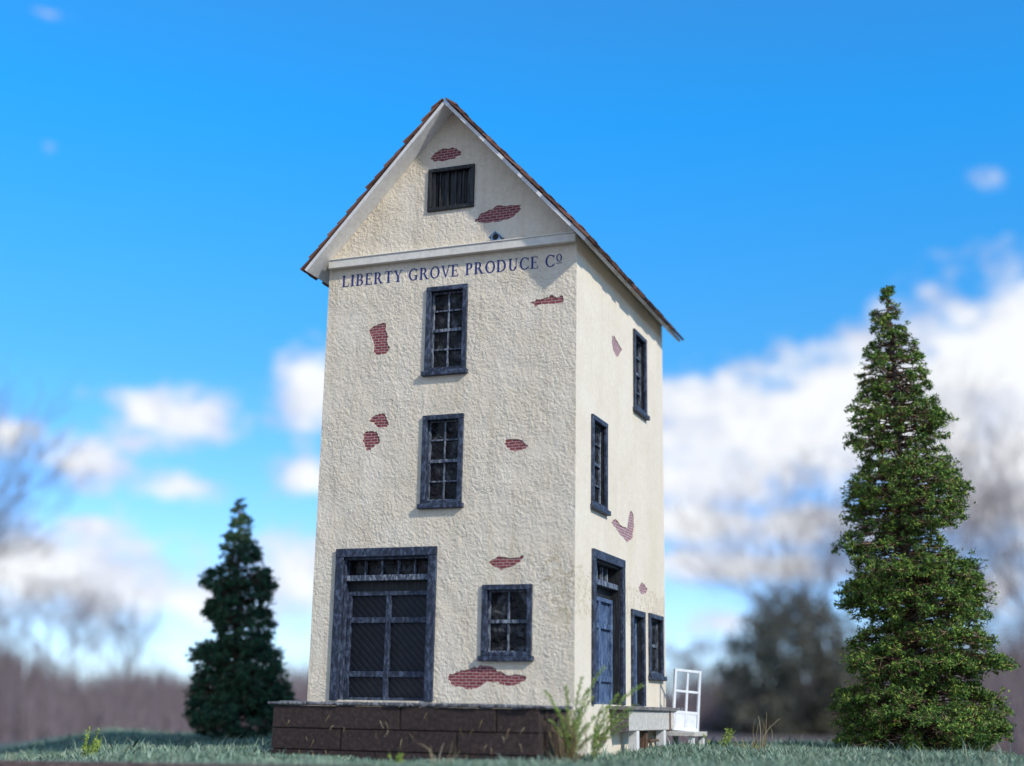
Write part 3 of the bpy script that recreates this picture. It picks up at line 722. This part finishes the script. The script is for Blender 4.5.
def conifer(name, base, prof, label, cat, fm_, nb, tuft, per, fsize, group=None, seed=1, tw=.013, slim=1.0):
    """prof rows: height, left x, right x of the outline, in the tree's own left-right plane"""
    global rng; rng = np.random.default_rng(seed)
    P = np.array(sorted(prof)); zs = P[:,0]; z0, z1 = zs[0], zs[-1]
    root = empty(name, base, label, cat, group)
    cx = lambda z: np.interp(z, [z0, z1], [0, (P[-1,1]+P[-1,2])/2-base[0]])
    def rad(z, th):
        l = np.interp(z, zs, P[:,1])-base[0]; r_ = np.interp(z, zs, P[:,2])-base[0]; c = cx(z)
        l, r_ = np.maximum(c-l, .04), np.maximum(r_-c, .04); w = (1+np.cos(th))/2
        lob = 1+np.abs(np.sin(th))*(.16*np.sin(3*th+z*2.3)+.12*np.sin(z*5.1+th*2))+.07*np.sin(5*th+z*7.3)
        return (l*(1-w)+r_*w)*lob*slim
    segs_t = []; n = 26; tz = np.linspace(z0-.35, z1, n)
    for i in range(n-1):
        ra = .17*(1-(i/n))+.015; rb = .17*(1-((i+1)/n))+.015
        segs_t.append([cx(tz[i])+.03*math.sin(i), .03*math.cos(i*1.3), tz[i]-base[2], ra, cx(tz[i+1])+.03*math.sin(i+1), .03*math.cos((i+1)*1.3), tz[i+1]-base[2], rb])
    V, F = tubes(segs_t, 7); np_mesh('trunk', V, F, M['bark'], root)
    segs = []; cen = []; bia = []
    # more branches where the tree is wide
    zz = np.linspace(z0+.02, z1-.08, 400); ww = np.array([rad(q, 0)+rad(q, math.pi) for q in zz]); ww = ww**1.1+.5; cdf = np.cumsum(ww)/ww.sum()
    for b in range(nb):
        z = np.interp(rng.random(), cdf, zz); th = rng.uniform(0, 2*math.pi)
        r_ = rad(z, th)*(rng.uniform(.82, 1.0) if rng.random() < .75 else rng.uniform(.45,.85)); rise = rng.uniform(-.07, .12)*r_
        c = cx(z); dirh = np.array([math.cos(th), math.sin(th), 0]); per_ = np.array([-math.sin(th), math.cos(th), 0])
        p = np.array([c, 0, z-base[2]-rise]); L = r_; nseg = 5; pts = [p]
        bow = rng.normal()*.10*L
        for s in range(1, nseg+1):
            t = s/nseg
            pts.append(p+dirh*L*t+per_*bow*math.sin(t*2.6)+np.array([0,0,rise*t+.07*L*math.sin(t*3.1)])+rng.normal(size=3)*.018)
        for s in range(nseg): segs.append([*pts[s], tw*(1.5-s/nseg), *pts[s+1], tw*(1.5-(s+1)/nseg)])
        # side twigs: curved, mostly bare near the trunk, carrying foam tufts towards their ends
        for q in range(2):
            k = rng.integers(2, nseg); o = pts[k]; d = per_*rng.choice([-1,1])*rng.uniform(.6,1)+dirh*rng.uniform(-.1,.6)+np.array([0,0,rng.normal()*.25]); d /= np.linalg.norm(d)
            ln = rng.uniform(.12,.34)*min(L,1)+.03; m1 = o+d*ln*.5+rng.normal(size=3)*.02; e = m1+(d+rng.normal(size=3)*.35)*ln*.5
            segs.append([*o, tw*.95, *m1, tw*.8]); segs.append([*m1, tw*.8, *e, tw*.5])
        nt = max(3, int(tuft*(.4+L)))
        for q in range(nt):
            t = 1-abs(rng.normal())*.33
            if t < .12: continue
            k = min(int(t*nseg), nseg-1); f = t*nseg-k; o = pts[k]*(1-f)+pts[k+1]*f
            d = dirh*rng.uniform(.1,1.0)+per_*rng.normal()*.75+np.array([0,0,rng.normal()*.38]); d /= np.linalg.norm(d)
            ln = rng.uniform(.07,.26)*(.35+.65*min(L,1.2)); m1 = o+d*ln*.5+np.array([0,0,rng.normal()*.02]); e = m1+(d+rng.normal(size=3)*.25)*ln*.5
            if t > .93: e = o+(e-o)*.45; m1 = (o+e)/2
            segs.append([*o, tw*.8, *m1, tw*.65]); segs.append([*m1, tw*.65, *e, tw*.4])
            if rng.random() < (.84 if t > .66 else .28):
                m_ = int(per*rng.uniform(.45,1.5)); sp = .034+.010*min(L,1.5)
                cen.append(e+rng.normal(size=(m_,3))*np.array([sp,sp,sp*.7])); bia.append(np.repeat(d[None],m_,0))
                if rng.random() < .5: cen.append(m1+rng.normal(size=(m_//2,3))*sp*.8); bia.append(np.repeat(d[None],m_//2,0))
    V, F = tubes(segs, 3); np_mesh('branches', V, F, M['twig'], root)
    cen = np.concatenate(cen); V, F = flakes(cen, np.full(len(cen), fsize), .2, np.concatenate(bia)*.8, .23); np_mesh('foliage', V, F, fm_, root)
    return root
profR = [(9.51,5.99,6.08),(9.15,5.86,6.15),(9.04,5.7,6.23),(8.68,5.59,6.26),(8.07,5.56,6.64),(7.4,5.27,6.81),(6.9,5.36,6.87),(6.56,5.1,7.04),(6.21,5.06,7.25),(5.76,4.9,7.08),(5.59,5.12,7.22),(5.3,5.11,7.42),(4.74,4.95,7.61),(4.29,4.8,7.61),(4.03,4.81,7.5),(3.86,4.91,7.24),(3.71,4.86,6.71),(3.62,4.69,6.85),(3.42,4.68,7.11),(3.2,4.88,7.4),(2.93,4.81,7.71),(2.55,4.64,7.83),(2.16,4.69,7.78),(1.95,4.92,7.73),(1.77,5.61,7.76),(1.65,4.92,7.83),(1.16,4.73,7.86),(.95,4.66,8.2),(.7,4.71,7.69),(.47,5.02,7.55),(.33,4.48,7.86),(-.19,4.42,8.1),(-.49,4.45,8.17),(-.7,4.4,7.99),(-.9,4.6,7.7)]
profL = [(6.2,-14.46,-14.37),(6.01,-14.54,-14.21),(5.37,-14.64,-13.98),(5.06,-14.8,-13.89),(4.49,-14.82,-13.59),(3.81,-15.17,-13.22),(3.5,-15.33,-13.04),(3.1,-14.93,-13.03),(2.92,-15.28,-13.16),(2.43,-15.31,-13.13),(2.19,-14.85,-12.97),(1.82,-14.82,-12.95),(1.46,-15.48,-12.82),(.93,-15.40,-12.55),(.57,-15.45,-12.42),(.04,-15.62,-12.4),(-.47,-15.72,-12.42),(-.85,-15.5,-12.65),(-1.05,-15.0,-13.05)]
# the profile was measured at y = 4.5; the tree stands a little farther back, so it is larger in proportion
def rescale(prof, k, px, pz):
    return [(CAMP.z+(z-CAMP.z)*k, CAMP.x+(l-CAMP.x)*k, CAMP.x+(r_-CAMP.x)*k) for z, l, r_ in prof]
KR = 1.115
profR = rescale(profR, KR, 0, 0)
conifer('conifer_tree', (CAMP.x+(6.25-CAMP.x)*KR, CAMP.y+(4.5-CAMP.y)*KR, -1.10), profR, 'large green conifer with ragged tiers and brown twigs, right of the warehouse', 'tree', M['conifer'], 1330, 6, 16, .080, 'conifers on the turf', 1, .0165, 1.0)
conifer('conifer_tree', (-14.05,10,-1.16), profL, 'smaller dark blue green conifer left of the loading dock, in the shade', 'tree', M['conifer_dark'], 800, 7, 14, .10, 'conifers on the turf', 2, .014, .97)

# ------------------------------------------------------------------ weeds
def weed(loc, label, n_stems, h, spread, mat, leafy=.6, straw=0, lean=(0,0), seed=0, leaf=.05, group='weeds on the turf', needle=False):
    rr = random.Random(seed); root = empty('weed', loc, label, 'weed', group)
    st, lf = [], []
    for i in range(n_stems):
        a = rr.uniform(0, 6.28); s = rr.uniform(.2,1)*spread; hh = h*rr.uniform(.5,1)
        tip = Vector((math.cos(a)*s+lean[0]*hh, math.sin(a)*s+lean[1]*hh, hh))
        b = Vector((math.cos(a)*s*.25, math.sin(a)*s*.25, -.05)); bend = Vector((rr.uniform(-.1,.1)*h, rr.uniform(-.1,.1)*h, .05*h))
        st.append(fibre(b, tip, bend, .013))
        if rr.random() < leafy:
            m = int(hh/(.02 if needle else .035))
            for k in range(m):
                t = .2+.8*k/m; c = b.lerp(tip, t)+bend*math.sin(math.pi*t)
                for q in range(2):
                    d = Vector((rr.gauss(0,1), rr.gauss(0,1), rr.gauss(.4,.6))).normalized(); e = d.orthogonal().normalized(); L = leaf*rr.uniform(.6,1.5)*(1.25-t*.5)
                    wd = .09 if needle else .22; lf.append(([c, c+d*L*.5+e*L*wd, c+d*L, c+d*L*.5-e*L*wd], [(0,1,2,3)]))
    V, F = merge(st); mesh_obj('stems', V, F, M['straw'] if straw else mat, root)
    if lf: V, F = merge(lf); mesh_obj('leaves', V, F, mat, root)
    return root
def straw_clump(loc, label, n, h, spread, seed, lean=(0,0), mat='straw'):
    rr = random.Random(seed); root = empty('straw_tuft', loc, label, 'dry grass', 'dry grass tufts'); st = []
    for i in range(n):
        a = rr.uniform(0, 6.28); s = rr.uniform(.1,1)*spread; hh = h*rr.uniform(.45,1)
        st.append(fibre((math.cos(a)*s*.3, math.sin(a)*s*.3, -.05), (math.cos(a)*s+lean[0]*hh, math.sin(a)*s+lean[1]*hh, hh), (rr.uniform(-.2,.2)*h, rr.uniform(-.2,.2)*h, rr.uniform(0,.1)), .009))
    V, F = merge(st); mesh_obj('blades', V, F, M[mat], root); return root
gz = lambda x, y: float(lawn_z(np.array([x]), np.array([y]))[0])
def sprig_weed(loc, label, tips, mat, seed, leaf=.085):
    """arching feathery sprigs; tips = (sideways, towards the viewer, height)"""
    rr = random.Random(seed); root = empty('weed', loc, label, 'weed', 'weeds on the turf'); st, lf = [], []
    for sx, sy, hh in tips:
        base = Vector((rr.uniform(-.03,.03), rr.uniform(-.03,.03), -.05)); tip = Vector((HR.x*sx-HF.x*sy, HR.y*sx-HF.y*sy, hh))
        ctl = Vector((tip.x*.25, tip.y*.25, hh*.72)); prev = base; n = 14
        Q = lambda t: base*(1-t)**2+ctl*2*t*(1-t)+tip*t*t
        for i in range(n):
            a_, b_ = Q(i/n), Q((i+1)/n); st.append(fibre(a_, b_, (0,0,0), .013*(1-.5*i/n), 1))
        m = int((tip-base).length/.008)
        for k in range(m):
            t = .22+.78*k/m; c = Q(t); ax = (Q(min(t+.02,1.02))-c).normalized()
            d = Vector((rr.gauss(0,1), rr.gauss(0,1), rr.gauss(0,1))); d = (d-ax*d.dot(ax)).normalized()*.8+ax*.75; d.normalize()
            e = d.orthogonal().normalized(); L = leaf*rr.uniform(.6,1.4)*(1.25-.6*t)
            lf.append(([c, c+d*L*.5+e*L*.09, c+d*L, c+d*L*.5-e*L*.09], [(0,1,2,3)]))
    V, F = merge(st); mesh_obj('stems', V, F, mat, root); V, F = merge(lf); mesh_obj('leaves', V, F, mat, root)
sprig_weed((.28,-1.05,gz(.28,-1.05)), 'tall feathery green weed at the corner between the dock and the warehouse side', [(-.5,.1,1.35),(-.12,.2,1.45),(.22,0,1.62),(.62,.2,1.80),(.40,.3,1.25),(-.3,.3,1.05),(.15,.4,1.0),(.75,.1,1.1),(.05,.3,.8),(.3,.4,.75),(-.15,.4,.7),(.5,.4,.6),(.32,.1,1.4),(-.4,.3,.8)], M['weed'], 1, .085)
sprig_weed((.60,-.75,gz(.6,-.75)), 'green weed with long arching sprigs below the side doors', [(.95,.1,1.48),(.85,.3,1.12),(.5,.2,1.3),(.3,.3,.9),(.65,.5,.75),(.2,.3,1.1),(.1,.4,.7),(.75,.2,.95)], M['weed'], 2, .085)
straw_clump((.28,-1.3,gz(.3,-1.3)), 'bushy rust brown dead grass tuft at the right end of the dock', 48, 1.0, .55, 3, mat='dead')
weed((-2.2,-3.4,gz(-2.2,-3.4)), 'small bright green sprout at the foot of the dock', 9, .26, .16, M['weed_yellow'], 1, 0, (0,0), 4)
straw_clump((-1.5,-3.2,gz(-1.5,-3.2)), 'loose straw wisps against the dock front', 7, .42, .5, 5)
weed((-11.6,.2,gz(-11.6,.2)), 'yellow green leafy weed on the turf before the smaller conifer', 10, .8, .34, M['weed_yellow'], 1, 0, (0,0), 6, .075)
straw_clump((-13.0,-.5,gz(-13,-.5)), 'thin straw stalks on the left end of the turf', 9, .45, .6, 7)
straw_clump((-14.6,4.5,gz(-14.6,4.5)), 'pale dry stalks along the left turf crest', 8, .45, 1.1, 17)
weed((1.55,6.2,gz(1.55,6.2)), 'yellow green weed beside the white gate', 12, .55, .5, M['weed_yellow'], 1, 0, (0,0), 8, .06)
weed((2.45,5.2,gz(2.45,5.2)), 'low yellow green tuft between the gate and the large conifer', 16, .38, .45, M['weed_yellow'], .7, 1, (0,0), 9, .05)
straw_clump((2.75,5.0,gz(2.75,5.0)), 'tall pale straw stalks on the turf between gate and large conifer', 9, 1.0, .38, 10, (.1,0))
straw_clump((7.55,1.5,gz(7.55,1.5)), 'few thin dry blades before the large conifer', 6, .5, .5, 12)

# ------------------------------------------------------------------ the far wood: bare trees, brush, one dark evergreen
def bare_tree(loc, h, label, seed, depth=8, twig_r=.03, fan=.30, lean=0.0):
    rr = np.random.default_rng(seed); root = empty('bare_tree', (loc[0],loc[1],FIELD), label, 'tree', 'bare winter trees')
    segs = []; big = []
    def grow(p, d, L, r_, lvl):
        bend = rr.normal(size=3)*.06; q = p+d*L*.5; d2 = d+bend; d2 /= np.linalg.norm(d2); e = q+d2*L*.5
        tgt = big if lvl < 2 else segs
        tgt.append([*p, r_, *q, r_*.86]); tgt.append([*q, r_*.86, *e, r_*.7])
        if lvl >= depth: return
        n = 5 if lvl == 0 else (2 if rr.random() < .6 else 3)
        for i in range(n):
            a = rr.normal(size=3); a -= d2*(a@d2); a /= np.linalg.norm(a)
            nd = d2+a*fan*rr.uniform(.5,1.7)+np.array([0,0,.10]); nd /= np.linalg.norm(nd)
            st = e if rr.random() < .7 else q+(e-q)*rr.random()
            grow(st, nd, L*rr.uniform(.62,1.0), max(r_*.60, twig_r), lvl+1)
    d0 = np.array([lean*HR.x, lean*HR.y, 1.]); d0 /= np.linalg.norm(d0)
    grow(np.array([0,0,-.5]), d0, h*.185, h*.011, 0)
    V, F = tubes(big, 6); np_mesh('trunk', V, F, M['bare_bark'], root)
    V, F = tubes(segs, 3); np_mesh('crown', V, F, M['bare_bark'], root); return root
bare_tree(far(905,170), 44, 'tall bare tree spreading its crown behind the large conifer', 21, 9, .011, .38)
bare_tree(far(1040,190), 46, 'bare tree cut by the right edge of the picture', 22, 9, .012, .38)
bare_tree(far(815,200), 40, 'bare tree left of the large conifer, behind the dark round evergreen', 27, 9, .010, .36)
bare_tree(far(-70,150), 40, 'tall bare tree reaching in at the left edge', 23, 9, .013, .38, .15)
bare_tree(far(92,190), 25, 'fan shaped bare tree with a forked trunk, far left', 24, 8, .012, .44)
bare_tree(far(25,200), 29, 'bare tree left of the fan shaped one', 25, 8, .013, .38)
bare_tree(far(148,230), 25, 'small bare tree nearest to the smaller conifer', 26, 8, .012, .38)
bare_tree(far(985,240), 36, 'lower bare tree right of the large conifer', 28, 8, .015, .36)
bare_tree(far(705,250), 19, 'little bare tree just right of the white gate', 29, 8, .02, .36)

def evergreen(loc, h, w, label, seed):
    rr = np.random.default_rng(seed); root = empty('evergreen_tree', (loc[0],loc[1],FIELD), label, 'tree')
    V, F = tubes([[0,0,-.5,h*.03,0,0,h*.85,h*.006]], 8); np_mesh('trunk', V, F, M['bark'], root)
    cs = []
    for i in range(900):
        z = h*rr.uniform(.0,1)**.95; t = z/h; rmax = w/2*math.sqrt(max(1-max((t-.25)/.75,0)**1.9, 0.02))
        a = rr.uniform(0, 6.28); q = rmax*math.sqrt(rr.uniform(.15,1))*(1+.22*math.sin(3*a+t*9)+.16*math.sin(5*a-t*14)); z *= 1+.07*math.sin(2*a+1)+.05*math.sin(7*a)
        if math.sin(a*4+z*.9)*math.sin(z*1.1+a*2) > .62 and t > .35: continue
        c = np.array([q*math.cos(a), q*math.sin(a), z*.96])
        cs.append(c+rr.normal(size=(int(46*(1.1-.85*t)),3))*h*.032)
    cs = np.concatenate(cs); V, F = flakes(cs, np.full(len(cs), h*.028), .3); np_mesh('crown', V, F, M['evergreen'], root)
evergreen(far(786,200), 20.5, 23, 'dark round evergreen tree, out of focus between gate and large conifer', 31)

# brush: dense thin stems filling the wood's lower part
def brush():
    global rng; rng = np.random.default_rng(77); n = 42000
    px = rng.uniform(-420, 1450, n); d = 85+245*rng.random(n)**.7; d = np.where((px > 690) & (px < 870) & (d < 212), 212+(d-85)*.5, d); t = (px-512)/FPX*1.03
    x = CAMP.x+HF.x*d+HR.x*t*d; y = CAMP.y+HF.y*d+HR.y*t*d
    prof = np.interp(px, [-420,0,60,120,200,300,560,690,760,850,960,1024,1450], [11,11.5,11,9.5,8,8,8,9.5,9,13,17,20,15])
    prof = prof*d/250*1.12
    h = prof*np.clip(rng.normal(.66,.24,n)+.13*np.sin(px*.045)+.10*np.sin(px*.021+2)+.35*(rng.random(n) > .93),.2,1.7)
    wid = rng.uniform(.10,.42,n)*d/270; lean = rng.normal(size=(n,2))*.13
    a = rng.uniform(0, math.pi, n); side = np.stack([np.cos(a), np.sin(a), np.zeros(n)], 1)*wid[:,None]
    b = np.stack([x, y, np.full(n, FIELD-.2)], 1); tip = b+np.stack([lean[:,0]*h, lean[:,1]*h, h], 1)
    # three-sided tapered stems
    sd2 = np.stack([-np.sin(a), np.cos(a), np.zeros(n)], 1)*wid[:,None]
    V = np.stack([b-side, b+side, b+sd2, tip], 1).reshape(-1, 3); k = (np.arange(n)*4)[:,None]
    F = np.concatenate([k+np.array([0,1,3]), k+np.array([1,2,3]), k+np.array([2,0,3])])
    o = np_mesh('brush', V, F, M['thicket']); tag(o, 'mauve brown mass of bare brush along the far edge of the field', 'brush', kind='stuff')
brush()

# ------------------------------------------------------------------ light
EL, BB = 35.0, 25.0               # sun elevation; degrees it stands in front of the side wall's normal
sd = Vector((math.cos(R(EL))*math.cos(R(BB)), -math.cos(R(EL))*math.sin(R(BB)), math.sin(R(EL))))
sun = bpy.data.objects.new('sun', bpy.data.lights.new('sun', 'SUN')); COL.objects.link(sun)
sun.data.energy = 2.4; sun.data.angle = R(2.0); sun.data.color = (1,.94,.84)
sun.rotation_euler = (-sd).to_track_quat('-Z', 'Y').to_euler(); sun.location = sd*60

# ------------------------------------------------------------------ sky with broken cumulus
world = bpy.data.worlds.new('World'); scene.world = world; world.use_nodes = True
nt = world.node_tree; bg = nt.nodes['Background']
sky = nt.nodes.new('ShaderNodeTexSky'); sky.sky_type = 'NISHITA'; sky.sun_disc = False
sky.sun_elevation = R(EL); sky.sun_rotation = math.atan2(sd.x, sd.y); sky.ozone_density = 3.0; sky.air_density = 1.0; sky.dust_density = .2
tc = nt.nodes.new('ShaderNodeTexCoord'); sp = nt.nodes.new('ShaderNodeSeparateXYZ'); nt.links.new(tc.outputs['Generated'], sp.inputs[0])
az = math_n(nt, 'MULTIPLY', math_n(nt, 'ARCTAN2', sp.outputs['X'], sp.outputs['Y']), 180/math.pi)
el = math_n(nt, 'MULTIPLY', math_n(nt, 'ARCSINE', sp.outputs['Z']), 180/math.pi)
tint = mixc(nt, 1.0, sky.outputs[0], ramp(nt, math_n(nt, 'MULTIPLY', el, 1/90), [(3/90, (.62,.80,1.2)), (8/90, (.46,.75,1.12)), (14/90, (.27,.74,.98)), (25/90, (.12,.95,1.42)), (50/90, (.55,1.0,1.25))]), 'MULTIPLY')
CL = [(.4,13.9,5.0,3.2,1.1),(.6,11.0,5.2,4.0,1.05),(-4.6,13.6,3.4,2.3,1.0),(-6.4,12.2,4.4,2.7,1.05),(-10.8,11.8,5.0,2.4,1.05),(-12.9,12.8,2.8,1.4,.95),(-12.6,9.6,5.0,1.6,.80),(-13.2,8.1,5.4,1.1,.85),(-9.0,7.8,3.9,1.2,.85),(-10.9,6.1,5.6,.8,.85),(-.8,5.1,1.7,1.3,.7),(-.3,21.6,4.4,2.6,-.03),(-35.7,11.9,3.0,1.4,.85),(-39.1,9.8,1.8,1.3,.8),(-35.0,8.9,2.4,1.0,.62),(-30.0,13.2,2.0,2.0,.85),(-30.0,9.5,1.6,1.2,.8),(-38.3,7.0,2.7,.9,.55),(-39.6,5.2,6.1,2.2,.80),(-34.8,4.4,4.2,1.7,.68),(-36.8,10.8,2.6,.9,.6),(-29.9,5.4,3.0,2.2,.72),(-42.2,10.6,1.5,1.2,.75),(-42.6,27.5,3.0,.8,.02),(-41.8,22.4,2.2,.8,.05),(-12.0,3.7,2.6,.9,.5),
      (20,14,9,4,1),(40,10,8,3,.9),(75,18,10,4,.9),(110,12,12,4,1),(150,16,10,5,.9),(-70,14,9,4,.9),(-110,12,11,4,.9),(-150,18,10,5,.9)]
den = None; low = None
for a, e, ra, re, w in CL:
    ra *= 1.18; re *= 1.18
    dx = math_n(nt, 'MULTIPLY', math_n(nt, 'SUBTRACT', az, a), 1/ra); dy = math_n(nt, 'MULTIPLY', math_n(nt, 'SUBTRACT', el, e), 1/re)
    q = math_n(nt, 'SQRT', math_n(nt, 'ADD', math_n(nt, 'MULTIPLY', dx, dx), math_n(nt, 'MULTIPLY', dy, dy)))
    v = math_n(nt, 'MULTIPLY_ADD', math_n(nt, 'SUBTRACT', 1.0, q), 1.0, w-.75)
    den = v if den is None else math_n(nt, 'SMOOTH_MAX', den, v, .25)
cv = nt.nodes.new('ShaderNodeCombineXYZ'); nt.links.new(az, cv.inputs['X']); nt.links.new(math_n(nt, 'MULTIPLY', el, 1.5), cv.inputs['Y'])
n1 = noise(nt, cv.outputs[0], .33, 6, .58, .3); n2 = noise(nt, cv.outputs[0], .75, 4, .6)
# unseen cloud cover added behind the camera as white fill for the front
fill_bank = nt.nodes.new('ShaderNodeMapRange'); fill_bank.interpolation_type = 'SMOOTHSTEP'; fill_bank.inputs['From Min'].default_value = .15; fill_bank.inputs['From Max'].default_value = -.55; fill_bank.inputs['To Min'].default_value = -4; fill_bank.inputs['To Max'].default_value = .45
nt.links.new(sp.outputs['Y'], fill_bank.inputs[0]); den = math_n(nt, 'MAXIMUM', den, fill_bank.outputs[0])
den = math_n(nt, 'ADD', den, math_n(nt, 'MULTIPLY', math_n(nt, 'SUBTRACT', n1, .5), 1.45))
den = math_n(nt, 'ADD', den, math_n(nt, 'MULTIPLY', math_n(nt, 'SUBTRACT', n2, .5), 1.0))
mask = nt.nodes.new('ShaderNodeMapRange'); mask.interpolation_type = 'SMOOTHSTEP'
mask.inputs['From Min'].default_value = .0; mask.inputs['From Max'].default_value = .62; nt.links.new(den, mask.inputs[0]); mask.inputs['From Max'].default_value = .78
ccol = ramp(nt, math_n(nt, 'ADD', math_n(nt, 'MULTIPLY', den, .30), math_n(nt, 'MULTIPLY', noise(nt, cv.outputs[0], .30, 4, .55, .2), .85)), [(.38, (2.8,3.05,4.0)), (.58, (4.1,4.25,4.7)), (.74, (5.2,5.25,5.3))])
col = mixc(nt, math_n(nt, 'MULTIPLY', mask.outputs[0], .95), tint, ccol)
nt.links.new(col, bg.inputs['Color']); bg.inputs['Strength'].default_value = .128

vs = scene.view_settings
vs.view_transform = 'Standard'; vs.look = 'None'; vs.exposure = 0.62; vs.gamma = 1; vs.use_curve_mapping = False
scene.render.engine = 'CYCLES'
